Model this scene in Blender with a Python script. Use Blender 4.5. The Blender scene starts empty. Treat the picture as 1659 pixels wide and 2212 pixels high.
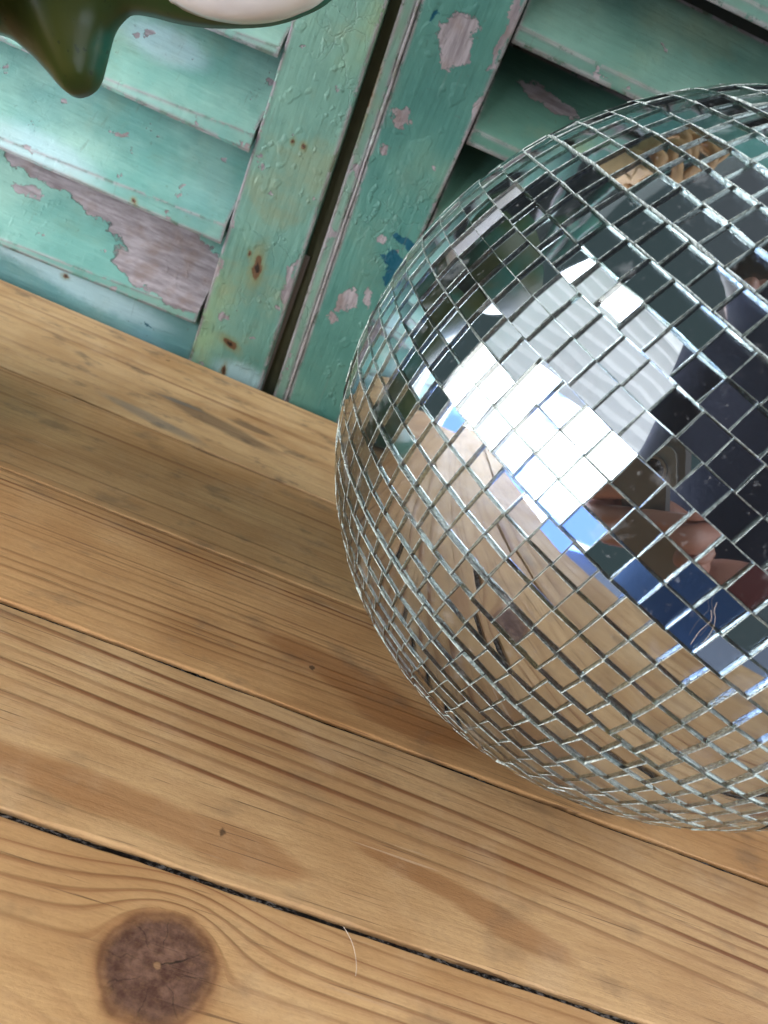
import bpy, bmesh, math, random
from mathutils import Vector, Matrix
random.seed(7)
SC = bpy.context.scene
COL = SC.collection
R = math.radians

# ------------------------------------------------------------------ camera frame
F = 1500.0                                   # focal length in units of a 1659 px wide picture
CAM = Vector((0, 0, .2104))
AX = Vector((.91702392, .0525144, .39535979))    # camera right, in world axes
AY = Vector((.38011508, -.41519198, -.82651567)) # camera down
AZ = Vector((.12074624, .90821686, -.40070249))  # camera forward

def ray(x, y):
    return AX*(x-829.5) + AY*(y-1106) + AZ*F
def on_table(x, y, z=0.0):
    v = ray(x, y); return CAM + v*((z-CAM.z)/v.z)
def on_wall(x, y, Y):
    v = ray(x, y); return CAM + v*(Y/v.y)

# ------------------------------------------------------------------ helpers
def tag(o, label=None, cat=None, group=None, kind=None):
    if label: o['label'] = label
    if cat: o['category'] = cat
    if group: o['group'] = group
    if kind: o['kind'] = kind
    return o
def empty(name, loc):
    o = bpy.data.objects.new(name, None); COL.objects.link(o)
    o.location = loc; o.empty_display_size = .02
    return o
ROOT = {}
def world_loc(o):
    p = Vector((0, 0, 0))
    while o is not None:
        p += o.location; o = o.parent
    return p
def link_mesh(name, me, mats, parent=None, smooth=False, uvplane=None):
    """me is given in WORLD coordinates; it is shifted to the parent's frame"""
    if uvplane:
        uv = me.uv_layers.new(name='UVMap')
        a, b = uvplane
        for l in me.loops:
            c = me.vertices[l.vertex_index].co
            uv.data[l.index].uv = (c[a], c[b])
    if parent is not None:
        off = world_loc(parent)
        for v in me.vertices: v.co -= off
    for m in (mats if isinstance(mats, (list, tuple)) else [mats]): me.materials.append(m)
    o = bpy.data.objects.new(name, me); COL.objects.link(o)
    if parent is not None: o.parent = parent
    if smooth:
        for p in me.polygons: p.use_smooth = True
    return o
def from_bm(name, bm, mats, parent=None, smooth=False, uvplane=None, recalc=True):
    if recalc: bmesh.ops.recalc_face_normals(bm, faces=bm.faces)
    me = bpy.data.meshes.new(name); bm.to_mesh(me); bm.free()
    return link_mesh(name, me, mats, parent, smooth, uvplane)
def add_hexa(bm, A, B):
    """A, B: two lists of corner points of the same length (a prism between them)"""
    a = [bm.verts.new(p) for p in A]; b = [bm.verts.new(p) for p in B]
    n = len(a)
    bm.faces.new(a); bm.faces.new(list(reversed(b)))
    for i in range(n):
        bm.faces.new((a[i], b[i], b[(i+1) % n], a[(i+1) % n]))
def add_box(bm, lo, hi):
    x0, y0, z0 = lo; x1, y1, z1 = hi
    add_hexa(bm, [(x0,y0,z0),(x1,y0,z0),(x1,y1,z0),(x0,y1,z0)], [(x0,y0,z1),(x1,y0,z1),(x1,y1,z1),(x0,y1,z1)])
def bevel(o, w, seg=2):
    m = o.modifiers.new('bevel', 'BEVEL'); m.width = w; m.segments = seg; m.limit_method = 'ANGLE'; m.angle_limit = R(30)
    return o
def tube(bm, pts, rad, n=8, cap=True):
    pts = [Vector(p) for p in pts]
    rings = []
    for i, p in enumerate(pts):
        t = (pts[min(i+1, len(pts)-1)] - pts[max(i-1, 0)]).normalized()
        a = t.cross(Vector((.13, .31, 1))).normalized(); b = t.cross(a)
        r = rad[i] if isinstance(rad, (list, tuple)) else rad
        rings.append([bm.verts.new(p + (a*math.cos(k*2*math.pi/n) + b*math.sin(k*2*math.pi/n))*r) for k in range(n)])
    for i in range(len(rings)-1):
        for k in range(n):
            bm.faces.new((rings[i][k], rings[i][(k+1) % n], rings[i+1][(k+1) % n], rings[i+1][k]))
    if cap:
        bm.faces.new(list(reversed(rings[0]))); bm.faces.new(rings[-1])

# ------------------------------------------------------------------ node helpers
class NT:
    def __init__(s, name):
        s.m = bpy.data.materials.new(name); s.m.use_nodes = True
        s.t = s.m.node_tree; s.t.nodes.clear()
        s.out = s.t.nodes.new('ShaderNodeOutputMaterial')
    def n(s, typ, **kw):
        nd = s.t.nodes.new(typ)
        for k, v in kw.items(): setattr(nd, k, v)
        return nd
    def l(s, a, b): s.t.links.new(a, b)
    def put(s, sock, v):
        if v is None: return
        if isinstance(v, bpy.types.NodeSocket): s.l(v, sock)
        elif isinstance(v, (tuple, list)) and len(v) == 3 and sock.type == 'RGBA': sock.default_value = (*v, 1)
        else: sock.default_value = v
    def math(s, op, a, b=None, c=None, clamp=False):
        nd = s.n('ShaderNodeMath', operation=op, use_clamp=clamp)
        s.put(nd.inputs[0], a); s.put(nd.inputs[1], b); s.put(nd.inputs[2], c)
        return nd.outputs[0]
    def vmath(s, op, a, b=None):
        nd = s.n('ShaderNodeVectorMath', operation=op)
        s.put(nd.inputs[0], a)
        if b is not None: s.put(nd.inputs[1], b)
        return nd.outputs['Value'] if op in ('LENGTH', 'DOT_PRODUCT') else nd.outputs[0]
    def noise(s, vec, scale=5, detail=3, rough=.5, dist=0, color=False):
        nd = s.n('ShaderNodeTexNoise'); s.put(nd.inputs['Vector'], vec)
        nd.inputs['Scale'].default_value = scale; nd.inputs['Detail'].default_value = detail
        nd.inputs['Roughness'].default_value = rough; nd.inputs['Distortion'].default_value = dist
        return nd.outputs['Color' if color else 'Fac']
    def voro(s, vec, scale, feature='F1', rand=1):
        nd = s.n('ShaderNodeTexVoronoi', feature=feature); s.put(nd.inputs['Vector'], vec)
        nd.inputs['Scale'].default_value = scale; nd.inputs['Randomness'].default_value = rand
        return nd
    def mapv(s, vec, loc=(0,0,0), rot=(0,0,0), sc=(1,1,1), typ='POINT'):
        nd = s.n('ShaderNodeMapping', vector_type=typ); s.put(nd.inputs['Vector'], vec)
        nd.inputs['Location'].default_value = loc; nd.inputs['Rotation'].default_value = rot; nd.inputs['Scale'].default_value = sc
        return nd.outputs[0]
    def step(s, v, a, b, interp='SMOOTHSTEP', lo=0, hi=1):
        nd = s.n('ShaderNodeMapRange', interpolation_type=interp); s.put(nd.inputs[0], v)
        nd.inputs[1].default_value = a; nd.inputs[2].default_value = b
        nd.inputs[3].default_value = lo; nd.inputs[4].default_value = hi
        return nd.outputs[0]
    def mix(s, f, a, b, mode='MIX'):
        nd = s.n('ShaderNodeMix', data_type='RGBA', blend_type=mode, clamp_factor=True)
        s.put(nd.inputs[0], f); s.put(nd.inputs[6], a); s.put(nd.inputs[7], b)
        return nd.outputs[2]
    def ramp(s, f, stops, interp='LINEAR'):
        nd = s.n('ShaderNodeValToRGB'); s.put(nd.inputs[0], f); cr = nd.color_ramp; cr.interpolation = interp
        while len(cr.elements) < len(stops): cr.elements.new(.5)
        for e, (p, c) in zip(cr.elements, stops):
            e.position = p; e.color = (*c, 1) if len(c) == 3 else c
        return nd.outputs[0]
    def bump(s, h, strength=.3, dist=.001, nrm=None):
        nd = s.n('ShaderNodeBump'); s.put(nd.inputs['Height'], h)
        nd.inputs['Strength'].default_value = strength; nd.inputs['Distance'].default_value = dist
        if nrm is not None: s.l(nrm, nd.inputs['Normal'])
        return nd.outputs[0]
    def patches(s, vec, ells, wob):
        """smallest elliptic distance to a list of (cx, cy, rx, ry, angle)"""
        cur = None
        for (cx, cy, rx, ry, an) in ells:
            d = s.vmath('LENGTH', s.mapv(s.vmath('MULTIPLY', wob, (1, 1, 0)), (cx, cy, 0), (0, 0, R(an)), (rx, ry, 1), 'TEXTURE'))
            cur = d if cur is None else s.math('MINIMUM', cur, d)
        return cur
    def bsdf(s, color, rough=.5, nrm=None, spec=.5, metal=0, coat=0, **kw):
        b = s.n('ShaderNodeBsdfPrincipled')
        s.put(b.inputs['Base Color'], color); s.put(b.inputs['Roughness'], rough)
        s.put(b.inputs['Specular IOR Level'], spec); s.put(b.inputs['Metallic'], metal); s.put(b.inputs['Coat Weight'], coat)
        if nrm is not None: s.l(nrm, b.inputs['Normal'])
        for k, v in kw.items(): s.put(b.inputs[k.replace('_', ' ')], v)
        s.l(b.outputs[0], s.out.inputs['Surface'])
        return b
def simple(name, col, rough=.5, metal=0, spec=.5, var=.15, scale=30, coat=0, bump=0):
    t = NT(name); co = t.n('ShaderNodeTexCoord').outputs['Object']
    nz = t.noise(co, scale, 4)
    c = t.mix(nz, tuple(x*(1-var) for x in col), tuple(min(1, x*(1+var)) for x in col))
    t.bsdf(c, rough, t.bump(nz, bump, .002) if bump else None, spec, metal, coat)
    return t.m

# ------------------------------------------------------------------ wood
def px_t(x, y):
    p = on_table(x, y); return (p.x, p.y)
def ell_t(x, y, rx, ry, an=0):
    p = px_t(x, y); return (p[0], p[1], rx, ry, an)

def wood_mat(name, seed, dens, amp, knots=(), bands=(), dark=(), blue=(), tint=(1, 1, 1), line=.8, fine=0, stretch=2.0, slope=0.0, ngr=7.0, mot=.5, edge=(0, .1, 1.0)):
    t = NT(name)
    co = t.n('ShaderNodeTexCoord').outputs['Object']
    sx = t.n('ShaderNodeSeparateXYZ'); t.l(co, sx.inputs[0]); X, Y, Z = sx.outputs
    # slow wander of the grain
    w1 = t.noise(t.mapv(co, (seed*1.37, seed*.71, seed), sc=(stretch, ngr, 1)), 1, 1.5, .45)
    w2 = t.noise(t.mapv(co, (seed*2.1, seed, 3), sc=(9, 45, 1)), 1, 2, .5)
    yy = t.math('ADD', Y, t.math('MULTIPLY', X, slope))
    for (kx, ky, a, s) in knots:
        # the grain flows round the knot like a stream round a stone
        d = t.mapv(co, (kx, ky, 0), sc=(a*1.15, a, 1), typ='TEXTURE')
        ds = t.n('ShaderNodeSeparateXYZ'); t.l(d, ds.inputs[0])
        r2 = t.math('ADD', t.math('POWER', t.math('ABSOLUTE', ds.outputs[0]), 2), t.math('POWER', t.math('ABSOLUTE', ds.outputs[1]), 2))
        k = t.math('DIVIDE', 1.0, t.math('MAXIMUM', r2, 1.0))
        yy = t.math('SUBTRACT', yy, t.math('MULTIPLY', t.math('MULTIPLY', ds.outputs[1], k), a*s))
    ylo, wid, pw = edge
    w3 = t.noise(t.mapv(co, (seed, 5, seed), sc=(1.3, 6, 1)), 1, 1, .4)
    yy = t.math('ADD', yy, t.math('MULTIPLY', t.math('SUBTRACT', w1, .5), amp))
    yy = t.math('ADD', yy, t.math('MULTIPLY', t.math('SUBTRACT', w3, .5), amp*1.3))
    yy = t.math('ADD', yy, t.math('MULTIPLY', t.math('SUBTRACT', w2, .5), .0016))
    un = t.math('MAXIMUM', t.math('ADD', t.math('DIVIDE', t.math('SUBTRACT', yy, ylo), wid), .25), .001)
    f = t.math('MULTIPLY', t.math('POWER', un, pw), dens)
    cy = t.n('ShaderNodeCombineXYZ'); t.put(cy.inputs[1], t.math('ADD', yy, seed*.37)); t.put(cy.inputs[0], t.math('MULTIPLY', X, .06))
    f = t.math('ADD', f, t.math('MULTIPLY', t.math('SUBTRACT', t.noise(cy.outputs[0], 40, 1.5, .4), .5), 1.6))
    fr = t.math('FRACT', f)
    # latewood: slow darkening, sharp end
    lw = t.ramp(fr, [(0, (.30,)*3), (.05, (.0,)*3), (.45, (.05,)*3), (.66, (.30,)*3), (.76, (.9,)*3), (.92, (1,)*3), (1, (.35,)*3)])
    yr = t.n('ShaderNodeTexWhiteNoise', noise_dimensions='1D'); t.put(yr.inputs['W'], t.math('FLOOR', t.math('ADD', f, seed*3.3)))
    lw = t.math('MULTIPLY', lw, t.step(yr.outputs['Value'], .05, 1, lo=.15, hi=1.15))
    fibre = t.noise(t.mapv(co, (seed, 0, 0), sc=(42, 680, 1)), 1, 4, .65)
    pores = t.noise(t.mapv(co, (0, seed, 0), sc=(20, 1100, 1)), 1, 2, .5)
    cloud = t.noise(t.mapv(co, (seed*3, 1, 0), sc=(10, 22, 1)), 1, 4, .6)
    strength = t.math('MULTIPLY', t.step(t.noise(t.mapv(co, (seed*5, 0, 9), sc=(3, 26, 1)), 1, 2), .25, .7, lo=.5, hi=1.15), line)
    strength = t.math('MULTIPLY', strength, t.step(un, .30, .75, lo=.35, hi=1.0))
    strength = t.math('MULTIPLY', strength, t.step(t.noise(t.mapv(co, (seed, 8, 1), sc=(5, 16, 1)), 1, 2, .5), .32, .62, lo=.45, hi=1.1))
    T = lambda c: tuple(c[i]*tint[i] for i in range(3))
    base = t.mix(t.step(cloud, .3, .72), T((.63, .415, .215)), T((.44, .255, .115)))
    base = t.mix(t.math('MULTIPLY', t.step(fibre, .42, .68), .28), base, T((.38, .215, .10)))
    col = t.mix(t.math('MULTIPLY', lw, strength), base, T((.225, .092, .038)))
    if fine:
        f2 = t.math('FRACT', t.math('ADD', t.math('MULTIPLY', yy, fine), t.math('MULTIPLY', w1, 1.0)))
        l2 = t.ramp(f2, [(0, (.3,)*3), (.2, (0,)*3), (.7, (.2,)*3), (.9, (1,)*3), (1, (.4,)*3)])
        col = t.mix(t.math('MULTIPLY', l2, .20), col, T((.24, .10, .04)))
    wob = t.vmath('ADD', co, t.vmath('MULTIPLY', t.vmath('SUBTRACT', t.noise(t.mapv(co, sc=(1, 4, 1)), 45, 3, .55, color=True), (.5, .5, .5)), (.014, .004, 0)))
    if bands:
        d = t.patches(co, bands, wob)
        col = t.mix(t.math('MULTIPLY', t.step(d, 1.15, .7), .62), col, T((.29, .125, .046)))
    # worn pale veil, handling dirt
    veil = t.noise(t.mapv(co, (4, seed, 0)), 26, 5, .65)
    col = t.mix(t.math('MULTIPLY', t.step(veil, .5, .75), .30), col, T((.62, .46, .30)))
    dirt = t.noise(t.mapv(co, (7, seed, 5), sc=(1, 1.6, 1)), 34, 5, .6)
    col = t.mix(t.math('MULTIPLY', t.step(dirt, .53, .70), mot), col, (.15, .105, .07))
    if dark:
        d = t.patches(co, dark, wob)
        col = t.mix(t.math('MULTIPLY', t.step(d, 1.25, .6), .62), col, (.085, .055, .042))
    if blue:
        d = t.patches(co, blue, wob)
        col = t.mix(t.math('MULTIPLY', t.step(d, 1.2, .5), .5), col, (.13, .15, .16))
    col = t.mix(t.math('MULTIPLY', t.step(pores, .64, .71), .65), col, (.11, .055, .03))
    h_extra = None
    for (kx, ky, a, s) in knots:
        wk = t.vmath('ADD', co, t.vmath('MULTIPLY', t.vmath('SUBTRACT', t.noise(co, 75, 4, .55, color=True), (.5, .5, .5)), (.0045, .0045, 0)))
        d = t.mapv(wk, (kx, ky, 0), sc=(a, a*.9, 1), typ='TEXTURE'); d = t.vmath('MULTIPLY', d, (1, 1, 0))
        rr = t.vmath('LENGTH', d)
        gr = t.math('FRACT', t.math('ADD', t.math('MULTIPLY', rr, 5.5), t.math('MULTIPLY', t.noise(co, 160, 3), .8)))
        kc = t.mix(t.step(t.noise(co, 170, 6, .7), .32, .68), (.21, .115, .08), (.075, .032, .022))
        kc = t.mix(t.math('MULTIPLY', t.step(gr, .45, 1), .15), kc, (.055, .026, .018))
        sp = t.n('ShaderNodeSeparateXYZ'); t.l(d, sp.inputs[0])
        ang = t.math('ARCTAN2', sp.outputs[1], sp.outputs[0])
        crack = t.step(t.math('ABSOLUTE', t.math('SUBTRACT', ang, t.math('MULTIPLY', t.noise(co, 90, 2), 1.2))), .09, .02)
        kc = t.mix(t.math('MULTIPLY', t.step(rr, .45, 1.0), .35), kc, (.05, .022, .015))
        kc = t.mix(t.math('MULTIPLY', crack, t.step(rr, .75, .3)), kc, (.015, .01, .008))
        spk2 = t.step(t.math('ABSOLUTE', t.math('SUBTRACT', t.math('FRACT', t.math('ADD', t.math('MULTIPLY', ang, 1.27), t.math('MULTIPLY', t.noise(co, 110, 3), 1.1))), .5)), .035, .01)
        kc = t.mix(t.math('MULTIPLY', t.math('MULTIPLY', spk2, t.step(rr, .2, .5)), .6), kc, (.03, .016, .012))
        kc = t.mix(t.step(rr, .09, .05), kc, (.30, .17, .09))
        ring = t.mix(t.step(t.noise(co, 130, 4), .3, .7), (.44, .22, .095), (.20, .085, .035))
        col = t.mix(t.math('MULTIPLY', t.step(rr, 1.22, .98), .75), col, ring)
        rim = t.math('MULTIPLY', t.step(rr, .90, .97), t.step(rr, 1.08, .98))
        col = t.mix(t.math('MULTIPLY', rim, .4), col, (.11, .042, .02))
        col = t.mix(t.step(t.math('ADD', rr, t.math('MULTIPLY', t.noise(co, 420, 4, .7), .22)), 1.24, .84), col, kc)
    # small dark specks and pale scratches
    v = t.voro(t.vmath('ADD', co, t.vmath('MULTIPLY', t.noise(co, 300, 2, color=True), (.004, .004, 0))), 34)
    sel = t.math('GREATER_THAN', t.math('FRACT', t.math('MULTIPLY', t.vmath('DOT_PRODUCT', v.outputs['Color'], (1, 1, 1)), 7.3)), .55)
    spk = t.math('MULTIPLY', t.step(v.outputs['Distance'], .07, .035), sel)
    col = t.mix(t.math('MULTIPLY', spk, .8), col, (.05, .028, .018))
    sc1 = t.noise(t.mapv(co, (seed, 3, 0), (0, 0, R(62)), (18, 800, 1)), 1, 1, .4)
    msk = t.step(t.noise(co, 17, 2), .55, .68)
    col = t.mix(t.math('MULTIPLY', t.math('MULTIPLY', t.step(sc1, .66, .72), msk), .6), col, (.62, .45, .30))
    hgt = t.math('ADD', t.math('MULTIPLY', fibre, .35), t.math('MULTIPLY', lw, .35))
    hgt = t.math('ADD', hgt, t.math('MULTIPLY', veil, .3))
    hgt = t.math('SUBTRACT', hgt, t.math('MULTIPLY', t.step(pores, .66, .74), .35))
    mott = t.noise(t.mapv(co, sc=(1, 1.8, 1)), 380, 4, .75)
    col = t.mix(t.math('MULTIPLY', t.step(mott, .45, .7), .22), col, T((.30, .17, .085)))
    rough = t.step(t.noise(co, 60, 4), .3, .7, 'LINEAR', .45, .62)
    t.bsdf(col, rough, t.bump(t.math('ADD', hgt, t.math('MULTIPLY', mott, .35)), .4, .0013), .22)
    return t.m

# ------------------------------------------------------------------ old paint
def paint_mat(name, c1, c2, wear=1.0, wood=(), rust=(), navy=(), pale=(), c3=None, seed=0, chips=.0, blister=1.0, grime=.35, streak=(3, 14)):
    t = NT(name)
    tc = t.n('ShaderNodeTexCoord'); uv = tc.outputs['UV']; geo = t.n('ShaderNodeNewGeometry')
    P = t.mapv(geo.outputs['Position'], (seed, seed*.7, 0))
    big = t.noise(t.mapv(P, sc=(1, 1, .8)), streak[0]*3, 4, .6)
    mid = t.noise(P, 38, 4, .6)
    brush = t.noise(t.mapv(P, sc=(30, 60, 260) if streak[1] == 14 else (260, 60, 26)), 1, 3, .5)
    col = t.mix(t.step(big, .33, .66), c1, c2)
    if c3: col = t.mix(t.math('MULTIPLY', t.step(t.noise(P, 7, 3, .55), .5, .68), .8), col, c3)
    col = t.mix(t.math('MULTIPLY', t.step(mid, .45, .75), .35), col, tuple(x*.72 for x in c2))
    col = t.mix(t.math('MULTIPLY', t.step(brush, .5, .8), .15), col, tuple(min(1, x*1.35) for x in c1))
    wob = t.vmath('ADD', uv, t.vmath('MULTIPLY', t.vmath('SUBTRACT', t.noise(P, 62, 6, .72, color=True), (.5, .5, .5)), (.030, .024, 0)))
    wobs = t.vmath('ADD', uv, t.vmath('MULTIPLY', t.vmath('SUBTRACT', t.noise(P, 140, 4, .6, color=True), (.5, .5, .5)), (.007, .007, 0)))
    if pale:
        col = t.mix(t.math('MULTIPLY', t.step(t.patches(uv, pale, wobs), 1.3, .5), .75), col, (.30, .43, .46))
    bv = t.n('ShaderNodeBevel', samples=4); bv.inputs['Radius'].default_value = .0045
    ed = t.math('SUBTRACT', 1.0, t.vmath('DOT_PRODUCT', bv.outputs[0], geo.outputs['Normal']))
    # grime in patches of its own, olive brown
    gr = t.noise(t.mapv(P, (3, 2, 1)), 16, 5, .65)
    col = t.mix(t.math('MULTIPLY', t.step(gr, .50, .72), grime), col, (.20, .20, .10))
    eg = t.math('MULTIPLY', t.step(ed, .002, .02), t.step(t.noise(P, 33, 4), .4, .6))
    col = t.mix(t.math('MULTIPLY', eg, .92), col, (.075, .055, .035))
    # blisters and drips
    bl = t.voro(t.vmath('ADD', t.mapv(P, sc=(1.25, 1, .7)), t.vmath('MULTIPLY', t.noise(P, 90, 3, color=True), (.022, .022, .022))), 110)
    blm = t.math('MULTIPLY', t.step(bl.outputs['Distance'], .42, .1), t.step(t.noise(P, 26, 3), .50, .62))
    # bare wood
    gs = (30, 40, 240) if streak[1] == 14 else (240, 40, 30)
    grain = t.noise(t.mapv(P, sc=gs), 1, 5, .65)
    bare = t.mix(t.step(grain, .3, .7), (.30, .275, .29), (.15, .13, .14))
    bare = t.mix(t.math('MULTIPLY', t.step(t.noise(P, 60, 4), .45, .7), .5), bare, (.17, .12, .10))
    edge = t.math('MULTIPLY', t.step(ed, .003, .02), t.step(t.noise(P, 55, 6, .75), .57-.1*wear, .60-.1*wear))
    m = t.math('MULTIPLY', edge, min(1, wear))
    if wood:
        m = t.math('MAXIMUM', m, t.step(t.patches(uv, wood, wob), 1.03, .97))
    if chips:
        cn = t.noise(t.mapv(P, (9, 1, 4)), 42, 5, .6)
        m = t.math('MAXIMUM', m, t.step(cn, .74-chips, .75-chips))
    col2 = t.mix(m, col, bare)
    if rust:
        rd = t.patches(uv, rust, wobs)
        col2 = t.mix(t.math('MULTIPLY', t.step(rd, 2.4, .7), .6), col2, (.15, .145, .06))
        col2 = t.mix(t.step(rd, 1.0, .7), col2, (.10, .055, .028))
        col2 = t.mix(t.step(rd, .45, .3), col2, (.02, .012, .008))
    if navy:
        col2 = t.mix(t.step(t.patches(uv, navy, wob), 1.05, .95), col2, (.004, .055, .085))
    gs2 = t.noise(t.mapv(P, (5, 5, 5), (0, R(20), 0), (300, 60, 14)), 1, 2, .5)
    col2 = t.mix(t.math('MULTIPLY', t.step(gs2, .68, .74), .30), col2, (.10, .13, .11))
    spk = t.step(t.noise(P, 240, 3), .68, .74)
    col2 = t.mix(t.math('MULTIPLY', spk, .35), col2, (.07, .08, .06))
    h = t.math('ADD', t.math('MULTIPLY', blm, .30*blister), t.math('MULTIPLY', brush, .38))
    h = t.math('ADD', h, t.math('MULTIPLY', t.step(t.noise(P, 45, 2, .5), .60, .66), .16*blister))
    h = t.math('ADD', h, t.math('MULTIPLY', mid, .5))
    h = t.math('ADD', h, t.math('MULTIPLY', m, -2.2))
    crk = t.voro(t.vmath('ADD', P, t.vmath('MULTIPLY', t.noise(P, 50, 4, color=True), (.03, .03, .03))), 48, 'DISTANCE_TO_EDGE')
    h = t.math('SUBTRACT', h, t.math('MULTIPLY', t.math('MULTIPLY', t.step(crk.outputs['Distance'], .035, .0), t.step(t.noise(P, 13, 3), .5, .6)), (.22 if blister > .9 else .04)))
    rough = t.step(m, 0, 1, 'LINEAR', .42, .85)
    t.bsdf(col2, rough, t.bump(h, .7, .0022), .22)
    return t.m

# ================================================================== TABLE
Y_EDGES = [.635, .456, .337, .24, .151, .045, -.08]
GAPS = [0, .0022, .0012, .0026, .0026, .0016, 0]
XL, XR = -.62, 1.05
knot = px_t(340, 2090)
wm = [
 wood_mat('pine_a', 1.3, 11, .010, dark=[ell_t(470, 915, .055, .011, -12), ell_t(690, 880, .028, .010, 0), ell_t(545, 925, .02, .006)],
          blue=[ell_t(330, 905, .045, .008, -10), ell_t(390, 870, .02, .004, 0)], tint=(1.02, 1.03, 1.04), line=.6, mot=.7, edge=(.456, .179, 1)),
 wood_mat('pine_b', 4.1, 13, .006, dark=[ell_t(450, 978, .014, .003, 0), ell_t(530, 1010, .03, .0025, 0)], tint=(.94, .88, .80), line=.7, fine=190, mot=.5, edge=(.337, .119, 1)),
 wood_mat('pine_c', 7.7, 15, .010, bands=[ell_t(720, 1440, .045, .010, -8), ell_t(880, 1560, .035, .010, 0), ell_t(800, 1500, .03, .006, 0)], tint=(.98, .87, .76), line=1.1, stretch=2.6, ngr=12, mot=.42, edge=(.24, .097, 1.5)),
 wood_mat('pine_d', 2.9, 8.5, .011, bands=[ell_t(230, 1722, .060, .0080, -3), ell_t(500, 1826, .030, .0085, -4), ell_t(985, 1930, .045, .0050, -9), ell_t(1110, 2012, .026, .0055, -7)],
          tint=(1.0, .98, .96), line=1.15, stretch=3.2, ngr=13, mot=.30, slope=.055, edge=(.158, .089, 1.6)),
 wood_mat('pine_e', 5.2, 13, .010, knots=[(knot[0], knot[1], .0168, 1.0)], tint=(1.05, 1.02, .98), line=1.05, stretch=4.4, ngr=14, mot=.3, edge=(.045, .106, 1.45)),
 wood_mat('pine_f', 8.8, 12, .010, tint=(1, 1, 1), line=.8, edge=(-.08, .125, 1)),
]
bm = bmesh.new(); fm = []
for i in range(6):
    y1 = Y_EDGES[i] - GAPS[i]/2; y0 = Y_EDGES[i+1] + GAPS[i+1]/2
    r = .0006
    # long prism, edges softly rounded and a little ragged along the gap
    N = 420
    prof_n = 10
    rows = []
    for k in range(N+1):
        x = XL + (XR-XL)*k/N
        j = lambda q: (math.sin(x*310+q*5.1+i)*.35 + math.sin(x*127+q*2.3+i*3)*.5 + random.uniform(-.6, .6))*.00016
        rf = r*(1+.5*math.sin(x*90+i))
        rb = .011 if i == 0 else rf
        a, b = j(0) if i > 1 else j(0)*.3, j(1) if i > 1 else 0
        pr = [(y0+a, -.024), (y0+a, -rf*1.6), (y0+a+rf*.35, -rf*.45), (y0+a+rf*1.4, 0)]
        for q in range(0, 5):
            an = q/4*math.pi/2
            pr.append((y1+b-rb+rb*math.sin(an), -rb+rb*math.cos(an)))
        pr.append((y1+b, -.024))
        rows.append([bm.verts.new((x, py, pz)) for py, pz in pr])
    for k in range(N):
        for q in range(len(rows[0])):
            q2 = (q+1) % len(rows[0])
            f_ = bm.faces.new((rows[k][q], rows[k+1][q], rows[k+1][q2], rows[k][q2])); f_.material_index = i; f_.smooth = False
    for rr in (rows[0], rows[-1]):
        f_ = bm.faces.new(rr); f_.material_index = i
table = from_bm('tabletop', bm, wm)
tag(table, 'worn pine board tabletop with knots and dusty gaps between planks', 'tabletop', kind='structure')
# dust packed in the gaps
t = NT('gap_dust'); co = t.n('ShaderNodeTexCoord').outputs['Object']
nz = t.noise(t.mapv(co, sc=(1, 2.5, 1)), 420, 5, .7); nb = t.noise(t.mapv(co, sc=(1, .2, 1)), 26, 3)
dc = t.mix(t.math('MULTIPLY', t.step(nz, .46, .64), t.step(nb, .36, .6)), (.010, .008, .007), (.26, .245, .24))
t.bsdf(dc, .95, t.bump(nz, .8, .002), .1)
bm = bmesh.new()
for yc, w, up in ((.24, .0016, .0009), (.151, .0016, .0012), (.045, .001, .001)):
    N = 1300; prev = None
    for k in range(N+1):
        x = XL+.002 + (XR-XL-.004)*k/N
        a = max(0, math.sin(x*43+yc*90)+math.sin(x*101+yc*10))*.35
        row = []
        for q in range(7):
            u = q/6*2-1
            z = -.0024 + (random.uniform(0, 1)**2)*.0022*a*(1-u*u) + (up if u > .1 else 0)*.75*a + .0003*random.random()
            row.append(bm.verts.new((x, yc+u*w*.85, z)))
        if prev:
            for q in range(6): bm.faces.new((prev[q], row[q], row[q+1], prev[q+1]))
        prev = row
o = from_bm('gap_dust', bm, t.m, table, recalc=False); tag(o, kind='stuff')
bm = bmesh.new()
add_box(bm, (XL+.004, Y_EDGES[-1]+.004, -.04), (XR-.004, .62, -.0245))
add_box(bm, (XL+.01, Y_EDGES[-1]+.01, -.11), (XL+.03, .61, -.0405)); add_box(bm, (XR-.03, Y_EDGES[-1]+.01, -.11), (XR-.01, .61, -.0405))
from_bm('underframe', bm, simple('dark_wood', (.05, .03, .02), .8), table)
bm = bmesh.new()
for lx in (XL+.06, XR-.06):
    for ly in (Y_EDGES[-1]+.06, .57):
        add_hexa(bm, [(lx-.025, ly-.025, -.041), (lx+.025, ly-.025, -.041), (lx+.025, ly+.025, -.041), (lx-.025, ly+.025, -.041)],
                     [(lx-.017, ly-.017, -.748), (lx+.017, ly-.017, -.748), (lx+.017, ly+.017, -.748), (lx-.017, ly+.017, -.748)])
from_bm('table_legs', bm, simple('leg_wood', (.33, .20, .1), .6), table)

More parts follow.
